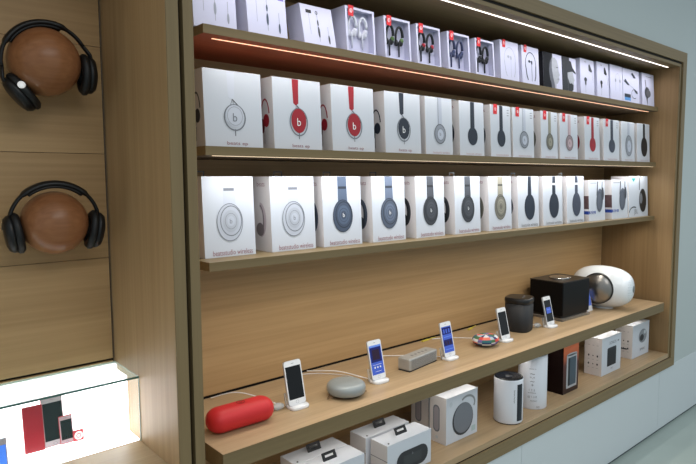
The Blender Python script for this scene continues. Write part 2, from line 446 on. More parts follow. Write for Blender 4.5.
for i, ((xa, xb), (k, col, lab)) in enumerate(zip(R3, row3)):
    s = 1 + (.055 - .05 * i / 12) / 1.4767; s = (1.3517 + .18 - .05 * i / 12) / 1.4767
    y = .18 - .05 * i / 12; xa *= s; xb *= s
    if i == 12: xb = min(xb, 3.66)
    h = .236 if k != 'bose' else .215
    t, F, G, w = place_box('headphone_box', xa, xb, y, 1.277, h, .10, lab, 'box', 'headphone boxes on the lowest shelf')
    p = MB()
    if k == 'studio': art_studio(p, F, w, h, col)
    elif k in ('solo', 'solow'):
        art_solo(p, F, w, h, col, True)
        if k == 'solow': p.rect(F, .47 * w, .82 * h, .63 * w, .86 * h, WHITE, 4)
    elif k == 'bose':
        c = ink('bose'); c2 = ink('bose', .7)
        p.line(F, [(.56 * w, h * .97), (.50 * w, h * .62)], .011, c2, 2); p.line(F, [(.84 * w, h * .97), (.80 * w, h * .62)], .008, c2, 2)
        p.oval(F, .66 * w, .5 * h, .20 * w, .29 * h, c, 3, rot=-.12); p.ring(F, .64 * w, .48 * h, .14 * w, .22 * h, .003, c2, 4, rot=-.12); p.oval(F, .85 * w, .66 * h, .08 * w, .16 * h, c2, 3)
        p.rect(F, .0, .18 * h, .40 * w, .25 * h, BLUE, 2)
        p.text(F, 'BOSE', .2 * w, .215 * h, .26 * w, WHITE, 3)
        p.line(F, [(.1 * w, h * .93), (.5 * w, h * .93)], .003, GREYD, 2)
    else:
        c = ink('black')
        p.line(F, [(.55 * w, h * .98), (.55 * w, h * .66)], .007, ink('dark'), 2)
        p.oval(F, .72 * w, .40 * h, .19 * w, .29 * h, c, 3, rot=.05); p.oval(F, .62 * w, .45 * h, .08 * w, .13 * h, ink('grey'), 4)
        p.ring(F, .25 * w, .06 * h, .25 * w, .19 * h, .006, c, 2, a0=PI * .35, a1=PI * .9)
        p.poly(F, [(.14 * w, .95 * h), (.36 * w, .95 * h), (.25 * w, .86 * h)], TEAL, 2)
        p.text(F, 'JBL', .36 * w, .12 * h, .2 * w, GREYD, 2)
    p.build('printed_headphones', t)
    if k in ('studio', 'solo', 'solow'):
        p = MB(); p.text(F, 'beatsstudio wireless' if k == 'studio' else 'beatssolo wireless', .54 * w, .055 * h, .78 * w, GREYT if k == 'studio' else GREYD, 2, height=.0155); p.build('printed_title', t)
        p = MB(); side_studio(p, G, .10, h, col if col != 'white' else 'pale'); p.build('side_picture', t)
    elif k == 'bose':
        p = MB(); p.rect(G, .0, .30 * h, .10, .62 * h, PHOTO, 1); p.rect(G, 0, .17 * h, .10, .25 * h, BLUE, 1); p.build('side_picture', t)
    if i in (0, 1, 2, 3, 5, 7, 9): hang_tab(t, w, .10, h, .011, .5 if i else .2, 1, M('dark_tab', (50, 42, 40), .4) if i in (0, 1, 2, 3) else ACR)

# ---- row 2 (middle shelf)
R2 = [(0.765, 0.95), (0.99, 1.171), (1.214, 1.401), (1.453, 1.637), (1.664, 1.82), (1.864, 2.023), (2.069, 2.213), (2.23, 2.396), (2.455, 2.6), (2.622, 2.791), (2.861, 3.02), (3.063, 3.244), (3.27, 3.434), (3.468, 3.637)]
row2 = [('ep', 'white', 0, 'white box with pale teardrop ear cup, leftmost on the middle shelf'),
        ('ep', 'red', 0, 'white box with dark red on-ear headphones, nearer of the two on the middle shelf'),
        ('ep', 'red', 0, 'white box with dark red on-ear headphones, farther of the two on the middle shelf'),
        ('ep', 'navy', 0, 'white box with black on-ear headphones and teardrop hinge on the middle shelf'),
        ('solo', 'white', 0, 'white box with pale silver ear cup and no red sticker, middle shelf'),
        ('solo', 'navy', 0, 'white box with dark ear cup and no red sticker, middle shelf centre'),
        ('solo', 'navy', 1, 'red-stickered white box with dark grey ear cup, first stickered one on the middle shelf'),
        ('solo', 'silver', 1, 'red-stickered white box with silver ear cup on the middle shelf'),
        ('solo', 'gold', 1, 'red-stickered white box with gold ear cup on the middle shelf'),
        ('solo', 'rose', 1, 'red-stickered white box with rose gold ear cup on the middle shelf'),
        ('solo', 'red', 1, 'red-stickered white box with red ear cup on the middle shelf'),
        ('solo', 'slate', 1, 'red-stickered white box with slate blue ear cup, last stickered one on the middle shelf'),
        ('big', 'silver', 0, 'white box with large pale grey oval ear cup near the right end, middle shelf'),
        ('big', 'black', 0, 'white box with large black oval ear cup, rightmost on the middle shelf')]
for i, ((xa, xb), (k, col, st, lab)) in enumerate(zip(R2, row2)):
    y = .165 - .035 * i / 13; s = (1.3517 + y) / 1.4767; xa *= s; xb *= s
    if i == 13: xb = min(xb, 3.655)
    h = .222; dd = .10
    t, F, G, w = place_box('headphone_box', xa, xb, y, 1.594, h, dd, lab, 'box', 'headphone boxes on the middle shelf')
    p = MB()
    if k == 'ep': art_ep(p, F, w, h, col)
    else:
        cc = 'silver' if col == 'white' else col
        art_solo(p, F, w, h, cc, k == 'big')
    p.build('printed_headphones', t)
    p = MB()
    if k == 'ep': p.text(F, 'beats ep', .54 * w, .06 * h, .36 * w, GREYT, 2, height=.013)
    else: p.text(F, 'beatssolo wireless', .56 * w, .05 * h, .62 * w, M('faint_title', (190, 165, 168), .6), 2, height=.009)
    p.build('printed_title', t)
    p = MB()
    if k == 'ep': side_ep(p, G, dd, h, 'dark' if col == 'white' else col)
    elif i in (5, 6, 8, 10): side_studio(p, G, dd, h, col)
    else: p.text(G, 'beats', dd * .5, h * .9, dd * .45, GREYT, 2)
    p.build('side_picture', t)
    if st: sticker(t, F, .14 * w, h, .026, .042)
    if st: 
        p = MB(); p.line(F, [(.82 * w, .92 * h), (.92 * w, .92 * h)], .003, GREYD, 1); p.line(F, [(.82 * w, .87 * h), (.92 * w, .87 * h)], .003, GREYD, 1); p.line(F, [(.82 * w, .82 * h), (.92 * w, .82 * h)], .003, GREYD, 1); p.build('printed_notes', t)
    if i in (1, 4, 5, 7): hang_tab(t, w, dd, h, .011, .4, 1)

# ---- row 1 (top shelf)
R1 = [(0.74, 0.871), (0.908, 1.044), (1.108, 1.234), (1.278, 1.407), (1.453, 1.583), (1.616, 1.748), (1.79, 1.924), (1.961, 2.088), (2.131, 2.266), (2.291, 2.427), (2.463, 2.629), (2.635, 2.762), (2.802, 2.942), (2.973, 3.100), (3.118, 3.261), (3.267, 3.47), (3.51, 3.680)]
row1 = [('ur', 'silver', 'white earphone box cut off at the top left, leftmost on the top shelf'),
        ('ur', 'blue', 'white earphone box with a dangling blue-grey earbud and purple corner square, top shelf'),
        ('ur', 'dark', 'white earphone box leaning back with black logo block, third from the left, top shelf'),
        ('pb', 'white', 'red-stickered window box with white ear hooks on the top shelf'),
        ('pb', 'lime', 'red-stickered window box with black and lime ear hooks on the top shelf'),
        ('pb', 'red', 'red-stickered window box with black and red ear hooks on the top shelf'),
        ('pb', 'royal', 'red-stickered window box with navy blue ear hooks on the top shelf'),
        ('pb', 'black', 'red-stickered window box with all black ear hooks on the top shelf'),
        ('x', 'silver', 'white red-stickered box with pale neck cable earphones on the top shelf'),
        ('x', 'navy', 'white red-stickered box with black neck cable earphones on the top shelf'),
        ('face', 'dark', 'black and white box with a bare-headed profile portrait on the top shelf'),
        ('hat', 'dark', 'black and white box with a portrait in a flat cap on the top shelf'),
        ('bud', 'dark', 'narrow white box with two grey earbuds, right of the flat cap portrait box'),
        ('bud', 'black', 'narrow white box with two black earbuds, second box right of the flat cap portrait'),
        ('pod', 'silver', 'narrow white box with faint white wired earbuds on the top shelf'),
        ('hook', 'navy', 'white earphone box with blue label and looped ear hook on the top shelf'),
        ('last', 'black', 'white box with a black headset picture, rightmost on the top shelf')]
H1 = [.15, .15, .135, .155, .153, .153, .153, .153, .172, .172, .168, .168, .182, .186, .19, .188, .19]
SKIN = M('photo_grey', (170, 172, 178), .5, var=.2, bscale=90)
for i, ((xa, xb), (k, col, lab)) in enumerate(zip(R1, row1)):
    y = .135 - .01 * i / 16; s = (1.3517 + y) / 1.4767; xa *= s; xb *= s
    if i == 16: xb = min(xb, 3.672)
    h = H1[i]; dd = .075 if k != 'bud' else .09; lean = .012
    if i == 2: lean = .03
    if i == 1: lean = .016
    t, F, G, w = place_box('earphone_box', xa, xb, y, 1.914, h, dd, lab, 'box', 'earphone boxes on the top shelf', lean, card=CARDL, side=CARDL, window=(k == 'pb'))
    p = MB(); c = ink(col)
    if k == 'ur':
        a = ink('silver')
        p.line(F, [(.24 * w, .84 * h), (.24 * w, .30 * h)], .0012, a); p.line(F, [(.5 * w, .86 * h), (.5 * w, .16 * h)], .0016, a)
        p.line(F, [(.8 * w, .55 * h), (.8 * w, .18 * h)], .0016, a)
        p.ring(F, .49 * w, .84 * h, .004, .005, .002, c, 2); p.oval(F, .5 * w, .38 * h, .004, .018, c, 2); p.oval(F, .8 * w, .24 * h, .0035, .015, c, 2); p.oval(F, .5 * w, .60 * h, .003, .01, c, 2)
        if i == 1: p.rect(F, .8 * w, .80 * h, .95 * w, .94 * h, M('purple_ink', (120, 110, 190), .5), 1)
        if i != 0: p.rect(F, .16 * w, .80 * h, .33 * w, .88 * h, BLACK if i == 2 else GREYD, 2)
        p.build('printed_earphones', t)
    elif k == 'pb':
        # real ear hooks inside the window
        for sgn, ux in ((0, .32), (1, .68)):
            q = MB(); cx = -w / 2 + ux * w; yb = .016 + lean * .6
            hook = M('hook_black', (22, 24, 28), .4) if col != 'white' else M('hook_white', (206, 208, 216), .4)
            if col == 'royal': hook = M('hook_navy', (52, 60, 92), .4)
            acc = ink(col) if col != 'white' else hook
            z0 = h * .56
            pts = [(cx - .017, yb, z0 - .012)] + [(cx + .017 * math.cos(a), yb, z0 + .008 + .034 * math.sin(a)) for a in [PI - PI * j / 12 for j in range(13)]]
            q.tube(pts, [.004] + [.004 + .0015 * j / 12 for j in range(13)], hook, 7)
            eb = MB(); eb.ell((cx + .010, yb - .002, z0 - .004), .008, .007, .009, acc); q.ell((cx + .008, yb, z0 - .012), .010, .007, .012, hook)
            q.ell((cx - .014, yb, z0 - .014), .007, .006, .012, hook)
            q.tube([(cx - .002, yb, z0 - .01), (cx - .001, yb, z0 - .03), (cx, yb, z0 - .062)], .003, hook, 6)
            eb.build('earbud', q.build('ear_hook', t))
        sticker(t, F, .09 * w, h, .023, .034)
    elif k == 'x':
        a = ink(col, 1.1 if col == 'silver' else 1)
        th = .0022 if col == 'silver' else .004
        p.ring(F, .5 * w, .55 * h, .30 * w, .30 * h, th, a, 2, a0=-.1, a1=PI + .1)
        p.line(F, [(.2 * w, .52 * h), (.26 * w, .26 * h), (.33 * w, .14 * h)], th * 1.5, a, 2); p.line(F, [(.8 * w, .52 * h), (.78 * w, .26 * h), (.72 * w, .14 * h)], th * 1.5, a, 2)
        p.line(F, [(.4 * w, .62 * h), (.5 * w, .62 * h), (.56 * w, .62 * h), (.56 * w, .12 * h)], th * .7, a, 2)
        p.oval(F, .42 * w, .62 * h, .008, .006, a, 3); p.oval(F, .56 * w, .6 * h, .005, .009, a, 3)
        p.build('printed_earphones', t); sticker(t, F, .12 * w, h, .02, .032)
    elif k in ('face', 'hat'):
        dk = M('photo_dark', (38, 40, 46), .5, var=.3, bscale=40); md = M('photo_mid', (96, 98, 106), .5, var=.3, bscale=60)
        p.rect(F, 0, 0, .5 * w, h, dk, 1)
        if k == 'face':
            p.rect(F, 0, 0, .42 * w, h, dk, 1)
            p.poly(F, [(.42*w, 0), (.40*w, .18*h), (.34*w, .28*h), (.30*w, .50*h), (.34*w, .74*h), (.46*w, .88*h), (.62*w, .90*h), (.74*w, .82*h), (.80*w, .66*h), (.80*w, .56*h), (.87*w, .44*h), (.82*w, .40*h), (.83*w, .30*h), (.74*w, .20*h), (.66*w, .17*h), (.64*w, 0)], SKIN, 2)
            p.poly(F, [(.42*w, 0), (.40*w, .18*h), (.34*w, .28*h), (.30*w, .50*h), (.34*w, .74*h), (.46*w, .88*h), (.44*w, .60*h), (.50*w, .34*h), (.56*w, .2*h), (.60*w, 0)], md, 3)
            p.line(F, [(.66*w, .64*h), (.78*w, .64*h)], .004, md, 4); p.line(F, [(.72*w, .32*h), (.82*w, .33*h)], .003, md, 4)
        else:
            p.poly(F, [(.36*w, 0), (.36*w, .2*h), (.34*w, .56*h), (.50*w, .64*h), (.74*w, .60*h), (.78*w, .48*h), (.86*w, .38*h), (.78*w, .32*h), (.76*w, .16*h), (.56*w, .06*h), (.5*w, 0)], SKIN, 2)
            p.poly(F, [(.28*w, .56*h), (.28*w, .80*h), (.42*w, .92*h), (.62*w, .90*h), (.72*w, .74*h), (.95*w, .60*h), (.94*w, .56*h), (.70*w, .62*h)], dk, 3)
            p.poly(F, [(.36*w, 0), (.36*w, .42*h), (.48*w, .26*h), (.62*w, .28*h), (.76*w, .24*h), (.74*w, .10*h), (.6*w, .03*h), (.5*w, 0)], dk, 3)
        p.build('printed_portrait', t)
        q = MB(); q.rect(G, 0, 0, dd, h, BLACK, 1); q.build('side_picture', t)
    elif k == 'bud':
        a = ink(col)
        p.poly(F, [(.60*w, .86*h), (.68*w, .88*h), (.86*w, .70*h), (.78*w, .66*h), (.60*w, .70*h)], a, 2); p.line(F, [(.84*w, .70*h), (.92*w, .4*h)], .0015, a)
        p.oval(F, .36 * w, .44 * h, .10 * w, .06 * h, a, 2); p.oval(F, .36 * w, .36 * h, .05 * w, .08 * h, a, 3); p.line(F, [(.36*w, .3*h), (.36*w, .08*h)], .0015, a)
        p.line(F, [(.3*w, .92*h), (.45*w, .92*h)], .003, GREYD)
        p.build('printed_earphones', t); hang_tab(t, w, dd, h, lean, .25, .5)
    elif k == 'pod':
        a = ink('silver')
        p.ring(F, .6 * w, .62 * h, .17 * w, .16 * h, .0015, a, 2, a0=0, a1=PI)
        for u in (.42, .78): p.oval(F, u * w, .58 * h, .06 * w, .05 * h, a, 3); p.line(F, [(u * w, .58 * h), (u * w, .3 * h)], .002, a)
        p.build('printed_earphones', t)
    elif k == 'hook':
        a = ink('navy')
        p.poly(F, [(.06*w, .62*h), (.14*w, .70*h), (.40*w, .54*h), (.30*w, .52*h)], a, 2); p.line(F, [(.38*w, .54*h), (.9*w, .38*h)], .002, a)
        p.poly(F, [(.50*w, .88*h), (.60*w, .92*h), (.80*w, .78*h), (.66*w, .76*h)], a, 2)
        p.rect(F, .08 * w, .08 * h, .45 * w, .17 * h, M('label_blue', (90, 150, 210), .5), 2); p.rect(F, .08 * w, .17 * h, .45 * w, .27 * h, a, 2)
        p.ring(F, .68 * w, .30 * h, .17 * w, .13 * h, .003, a, 3, a0=PI * .1, a1=PI * 1.7); p.oval(F, .78 * w, .38 * h, .12 * w, .04 * h, a, 3, rot=-.4)
        p.build('printed_earphones', t)
    else:
        a = ink('dark')
        p.oval(F, .40 * w, .42 * h, .20 * w, .17 * h, a, 3); p.oval(F, .5 * w, .40 * h, .19 * w, .11 * h, ink('grey', .8), 4)
        p.line(F, [(.32*w, .55*h), (.26*w, .8*h)], .008, a, 2); p.poly(F, [(.30*w, .30*h), (.44*w, .30*h), (.42*w, .02*h)], a, 2)
        p.line(F, [(.3*w, .90*h), (.8*w, .90*h)], .003, GREYD, 2)
        p.build('printed_headset', t)

# ------------------------------------------------------------------ phones on docks
ZC = .7684
def phone(x, y, kind, label, dlabel, lean=13, rz=0):
    d = empty('phone_dock', (x + .002, y, ZC), dlabel, 'dock', rz, 'phone docks along the counter')
    q = MB(); q.lathe([(.0, 0), (.98, 0), (1, .002), (1, .007), (.94, .010), (0, .010)], WPL, 40, Matrix.Translation((0, -.006, 0)) , .035, .026, True, 3.5)
    q.build('base', d)
    q = MB(); q.box(-.034, .034, .0075, .0135, .006, .05, ACR, T=Matrix.Rotation(R(-lean), 4, 'X')); q.build('back_rest', d)
    t = empty('smartphone', (x, y - .006, ZC + .0103), label, 'phone', rz, 'docked phones along the counter')
    T = Matrix.Rotation(R(-lean), 4, 'X')
    W, H = .067, .141
    def rr(wd, ht, r, n=6):
        P = []
        for cx, cz, a in ((wd/2 - r, ht - r, 0), (-wd/2 + r, ht - r, PI/2), (-wd/2 + r, r, PI), (wd/2 - r, r, 1.5*PI)):
            for j in range(n + 1): P.append((cx + r * math.cos(a + PI/2*j/n), cz + r * math.sin(a + PI/2*j/n)))
        return P
    P = rr(W, H, .009); n = len(P)
    mb = MB(T); vs = [(x_, -.0035, z_) for x_, z_ in P] + [(x_, .0035, z_) for x_, z_ in P]
    mb.add(vs, [tuple(reversed(range(n))), tuple(range(n, 2 * n))], WPL)
    mb.add(vs, [(i, (i+1) % n, n + (i+1) % n, n + i) for i in range(n)], M('aluminium_edge', (200, 202, 206), .3, metal=.6), True)
    mb.build('body', t)
    def F(u, v, k=1): return tuple(T @ Vector((-W/2 + u, -.0035 - .00015 * k, v)))
    s = MB(); s.v = []
    SB = M('screen_black', (6, 6, 8), .12)
    s.rect(F, .004, .018, W - .004, H - .018, SB, 1)
    def em(nm, c, e=1.0): return M(nm, tuple(int(v*.4) for v in c), .15, emit=c, es=e)
    a = SB; b1 = em('screen_blue', (70, 100, 205), .75); b2 = em('screen_deep_blue', (24, 30, 110), .6); b3 = em('screen_pale_blue', (110, 150, 235), .8); r1 = em('screen_maroon', (60, 30, 70), .3)
    x0, x1 = .004, W - .004; z0, z1 = .018, H - .018; hh = z1 - z0
    if kind == 'music':
        s.rect(F, x0, z0, x1, z1, b1, 2); s.rect(F, x0, z1 - .006, x1, z1, b3, 3); s.rect(F, x0 + .003, z0 + hh * .42, x1 - .003, z1 - .008, b2, 3); s.rect(F, x0 + .012, z0 + hh * .5, x1 - .012, z1 - .016, r1, 4)
        for u in (.3, .5, .7): s.oval(F, W * u, z0 + hh * .24, .0035, .0035, WHITE, 4, 12)
        s.line(F, [(x0 + .008, z0 + hh * .33), (x1 - .008, z0 + hh * .33)], .001, WHITE, 4); s.line(F, [(x0 + .014, z0 + hh * .1), (x1 - .014, z0 + hh * .1)], .001, WHITE, 4)
    elif kind == 'tiles':
        s.rect(F, x0, z0, x1, z1, b1, 2)
        s.rect(F, x0 + .002, z0 + hh * .70, x1 - .002, z1 - .004, b2, 3); s.rect(F, x0 + .002, z0 + hh * .26, x1 - .002, z0 + hh * .5, b2, 3)
        for u in (.2, .42, .66): s.rect(F, W * u, z0 + hh * .74, W * (u + .13), z0 + hh * .9, b1, 4); s.rect(F, W * u, z0 + hh * .3, W * (u + .13), z0 + hh * .44, r1, 4)
        s.line(F, [(x0 + .006, z0 + hh * .6), (x1 - .006, z0 + hh * .6)], .002, b3, 4); s.line(F, [(x0 + .006, z0 + hh * .12), (x1 - .006, z0 + hh * .12)], .002, b3, 4)
    elif kind == 'card':
        s.rect(F, x0 + .010, z0 + hh * .38, x1 - .008, z0 + hh * .66, b1, 2); s.line(F, [(x0 + .014, z0 + hh * .56), (x1 - .012, z0 + hh * .56)], .003, b3, 3)
    s.build('screen', t)
    s = MB(); s.ring(F, W/2, .009, .0052, .0052, .001, M('button_ring', (170, 172, 178), .3), 2, 20); s.build('home_button', t)
    s = MB(); s.line(F, [(W/2 - .005, H - .009), (W/2 + .005, H - .009)], .0014, GREYD, 2); s.build('earpiece_slot', t)
PX = [1.080, 1.444, 1.850, 2.246, 2.630]
phone(PX[0], .160, 'off', 'white smartphone with black screen beside the red speaker', 'white phone dock beside the red speaker')
phone(PX[1], .158, 'music', 'white smartphone with blue music player screen, right of the round grey speaker', 'white phone dock right of the round grey speaker')
phone(PX[2], .162, 'tiles', 'white smartphone with blue tiled screen, right of the silver bar speaker', 'white phone dock right of the silver bar speaker')
phone(PX[3], .165, 'off', 'white smartphone with black screen beside the multicoloured speaker', 'white phone dock beside the multicoloured speaker')
phone(PX[4], .165, 'card', 'white smartphone with dark screen and blue square, in front of the black cube speaker', 'white phone dock in front of the black cube speaker')

def bez(P, n=14):
    P = [Vector(p) for p in P]; out = []
    Q = [P[0]] + P + [P[-1]]
    for i in range(1, len(Q) - 2):
        for k in range(n):
            t = k / n; a, b, c, d = Q[i-1], Q[i], Q[i+1], Q[i+2]
            out.append(.5 * ((2*b) + (c - a) * t + (2*a - 5*b + 4*c - d) * t*t + (3*b - a - 3*c + d) * t**3))
    out.append(P[-1]); return out
def cable(P, label, r=.0018, m=WPL):
    q = MB(); q.tube(bez(P), r, m, 8); tag(q.build('charging_cable'), label, 'cable', 'white cables on the counter')
z = ZC + .0022
cable([(.90, .40, z + .004), (.955, .335, z + .028), (1.00, .26, z + .022), (1.035, .19, z + .006)], 'white charging cable behind the red speaker')
cable([(1.31, .41, z + .004), (1.38, .31, z + .012), (1.42, .22, z + .004), (1.428, .18, z + .004)], 'white charging cable behind the round grey speaker')
cable([(1.28, .40, z), (1.34, .36, z), (1.40, .27, z), (1.40, .2, z)], 'second thin white cable curving behind the round grey speaker', .0012)
cable([(1.62, .40, z + .002), (1.70, .34, z), (1.80, .26, z), (1.83, .19, z + .003)], 'white cable passing behind the silver bar speaker')
cable([(2.02, .40, z), (2.12, .34, z), (2.19, .25, z), (2.215, .19, z + .003)], 'white cable curving behind the multicoloured speaker')
cable([(2.64, .40, z), (2.62, .33, z), (2.60, .25, z), (2.6, .19, z + .003)], 'white cable running between the black speakers')
def blob(x, y, label):
    q = MB(); q.ell((x, y, ZC + .011), .022, .016, .011, ACR); q.tube([(x - .02, y, z), (x, y, z + .018), (x + .018, y, z + .003)], .0022, WPL, 8)
    q.tube([(x - .012, y - .01, z), (x + .004, y - .006, z + .016), (x + .02, y, z + .003)], .0016, ACR, 8)
    tag(q.build('cable_clip'), label, 'clip', 'clear clips beside the phone docks')
blob(1.022, .178, 'clear plastic cable clip between the red speaker and its phone'); blob(1.79, .20, 'clear plastic cable clip beside the silver bar speaker phone'); blob(2.575, .20, 'clear plastic cable clip left of the phone by the black cube')
YEL = M('yellow_tape', (206, 190, 70), .5)
for (x, y, l, rz) in ((1.98, .405, 'yellow cable tag against the back panel, left of the tiled phone', .1), (2.30, .398, 'yellow cable tag against the back panel, right of the tiled phone', .3)):
    e = empty('cable_tag', (x, y, ZC), l, 'tag', rz); q = MB(); q.box(-.025, .025, -.006, .006, 0, .004, YEL); q.build('strip', e, .001); q = MB(); q.tube([(.025, 0, .002), (.05, 0, .003), (.075, -.003, .002)], .0018, YEL, 6); q.build('tail', e)

# ------------------------------------------------------------------ speakers on the counter
# red capsule
t = empty('capsule_speaker', (.868, .150, ZC), 'red capsule-shaped portable speaker at the left end of the counter', 'speaker', R(-2))
q = MB(); RB = M('red_rubber', (204, 40, 44), .5, bump=.15, bscale=1200)
L, r = .107, .0395; pr = []
for j in range(13):
    a = PI / 2 * j / 12; pr.append((max(1e-6, math.sin(a)) ** .8 * r if j else 1e-6, -L + .040 * (1 - math.cos(a))))
pr = pr + [(rr_, -z_) for rr_, z_ in reversed(pr)]
q.lathe(pr, RB, 48, Matrix.Translation((0, 0, r * .93)) @ Matrix.Rotation(PI / 2, 4, 'Y'), .93, 1.06, True, 2.2)
q.build('shell', t)
q = MB(); 
def F(u, v, k=1): return (u, v - .002, r * .93 * 2 + .0006 + .0002 * k - .0000 * v)
q.ring(F, .0, 0, .012, .0115, .002, M('dark_red', (110, 20, 24), .5), 1, 24); q.text(F, 'b', 0, 0, None, M('dark_red', (110, 20, 24), .5), 2, height=.013)
q.build('logo_button', t)
# round grey disc speaker
t = empty('disc_speaker', (1.272, .135, ZC), 'round grey metal dome speaker with leather strap between two phones', 'speaker')
pr = [(0, .008), (.052, .008), (.063, .011), (.0665, .017), (.067, .030), (.065, .037), (.060, .0425), (.052, .046), (.040, .0482), (.02, .0495), (1e-6, .0498)]
q = MB(); q.lathe(pr, M('grey_aluminium', (150, 156, 156), .42, metal=.15, bump=.2, bscale=900), 56); q.build('dome', t)
q = MB(); q.lathe([(0, 0), (.040, 0), (.052, .004), (.056, .009), (0, .009)], M('taupe_rubber', (74, 62, 54), .7), 40); q.build('base', t)
q = MB(); q.tube(bez([(-.060, -.01, .012), (-.078, -.008, .008), (-.076, .006, .004), (-.062, .012, .012)]), .0016, M('leather_cord', (120, 92, 66), .6), 6); q.tube(bez([(.05, -.035, .012), (.066, -.03, .004), (.070, -.02, .003)]), .0014, M('leather_cord', (120, 92, 66), .6), 6); q.build('strap', t)
# silver bar speaker
t = empty('bar_speaker', (1.692, .188, ZC), 'small silver rectangular speaker on the counter between two blue-screened phones', 'speaker', R(8))
q = MB(); q.box(-.096, .096, -.029, .029, .003, .050, M('silver_body', (176, 175, 172), .35, metal=.3)); q.build('body', t, .006, 3)
q = MB()
for j in range(9): q.box(-.085, .085, -.0298, -.0292, .010 + j * .004, .0115 + j * .004, M('grille_dark', (124, 124, 124), .5, metal=.2))
q.build('grille', t)
q = MB(); q.box(-.094, .094, -.027, .027, 0, .003, M('grey_rubber', (60, 60, 62), .7)); q.build('foot', t)
q = MB()
for j in range(5): q.box(-.05 + j * .024, -.04 + j * .024, -.008, .002, .0498, .0508, M('button_grey', (130, 128, 126), .5))
q.build('buttons', t)
# multicoloured disc
t = empty('patterned_speaker', (2.128, .182, ZC), 'flat oval speaker in multicoloured geometric fabric on the counter', 'speaker', .1)
COLS = [M('fabric_' + n, c, .8) for n, c in (('teal', (48, 104, 110)), ('green', (74, 110, 76)), ('red', (206, 70, 64)), ('coral', (230, 120, 100)), ('grey', (176, 184, 190)), ('navy', (50, 60, 104)), ('white', (214, 218, 220)), ('purple', (110, 96, 150)))]
q = MB(); N = 18; prof = [(1e-5, .0)] + [(.068 * math.sin(PI * (j / 12)) ** .62, .003 + .044 * (1 - math.cos(PI * j / 12)) / 2) for j in range(1, 12)] + [(1e-5, .0472)]
random.seed(3)
for i in range(len(prof) - 1):
    for k in range(N):
        a0, a1 = 2*PI*k/N, 2*PI*(k+1)/N
        if i >= 5: m_ = COLS[((k * 5) // 7 + (i // 2) * 3) % 8]
        else: m_ = COLS[(k // 2 + (i // 3)) % 8]
        (r0, z0), (r1, z1) = prof[i], prof[i+1]
        q.add([(r0*math.cos(a0), r0*.82*math.sin(a0), z0), (r0*math.cos(a1), r0*.82*math.sin(a1), z0), (r1*math.cos(a1), r1*.82*math.sin(a1), z1), (r1*math.cos(a0), r1*.82*math.sin(a0), z1)], [(0, 1, 2, 3)], m_, True)
q.build('fabric_shell', t)
q = MB(); q.ring(lambda u, v, k=1: (u, v, .0478), 0, 0, .010, .009, .002, COLS[6], 1, 20); q.build('button', t)
# black rounded column
t = empty('column_speaker', (2.469, .235, ZC), 'black rounded column speaker with lighter rim, left of the black cube', 'speaker', .25)
q = MB(); BL = M('speaker_black', (34, 35, 38), .55, bump=.3, bscale=1500)
q.lathe([(0, 0), (.93, 0), (.97, .004), (1, .010), (1.015, .138)], BL, 56, None, .064, .060, True, 3.2); q.build('grille_body', t)
q = MB(); q.lathe([(1.025, .138), (1.05, .140), (1.06, .158), (1.0, .163), (.9, .1635), (1e-5, .1635)], M('speaker_top', (22, 22, 24), .3), 56, None, .064, .060, True, 3.2); q.build('top_cap', t)
q = MB(); 
for j in (-1, 0, 1): q.lathe([(.004, .1636), (.004, .1645), (1e-5, .1645)], GREYD, 14, Matrix.Translation((j * .016, -.02, 0)))
q.build('buttons', t)
# black cube
t = empty('cube_speaker', (2.905, .268, ZC), 'glossy black cube speaker on a clear base with a silver dial on top', 'speaker', R(-2))
q = MB(); q.box(-.130, .130, -.098, .098, .024, .197, M('cube_fabric', (8, 9, 12), .4, spec=.2)); q.build('body', t, .004, 2)
q = MB(); q.box(-.130, .130, -.098, .098, .1973, .202, M('cube_top', (60, 56, 54), .3, metal=.5)); q.build('top_plate', t, .001)
q = MB(); q.lathe([(.062, .202), (.062, .208), (.052, .209)], M('dial_silver', (188, 186, 184), .22, metal=.9), 48, None, 1, .85); q.lathe([(.051, .202), (.051, .2075), (1e-5, .2075)], M('dial_glass', (24, 24, 26), .08), 48, None, 1, .85); q.build('dial', t)
q = MB(); q.box(-.134, .134, -.102, .102, 0, .014, M('perspex_base', (150, 142, 132), .06, alpha=.6)); q.box(-.125, .125, -.085, .085, .014, .024, M('speaker_top', (22, 22, 24), .3)); q.build('base', t, .001)
# small standing card
t = empty('price_card', (3.112, .20, ZC), 'small blue and white upright card between the black cube and the white speaker', 'sign')
q = MB(Matrix.Rotation(R(-12), 4, 'X')); q.box(-.03, .03, -.001, .001, 0, .115, WPL); q.build('card', t)
q = MB(Matrix.Rotation(R(-12), 4, 'X')); q.box(-.027, .027, -.0016, -.001, .03, .112, M('card_blue', (86, 112, 200), .4, emit=(86, 112, 200), es=.25)); q.build('blue_print', t)
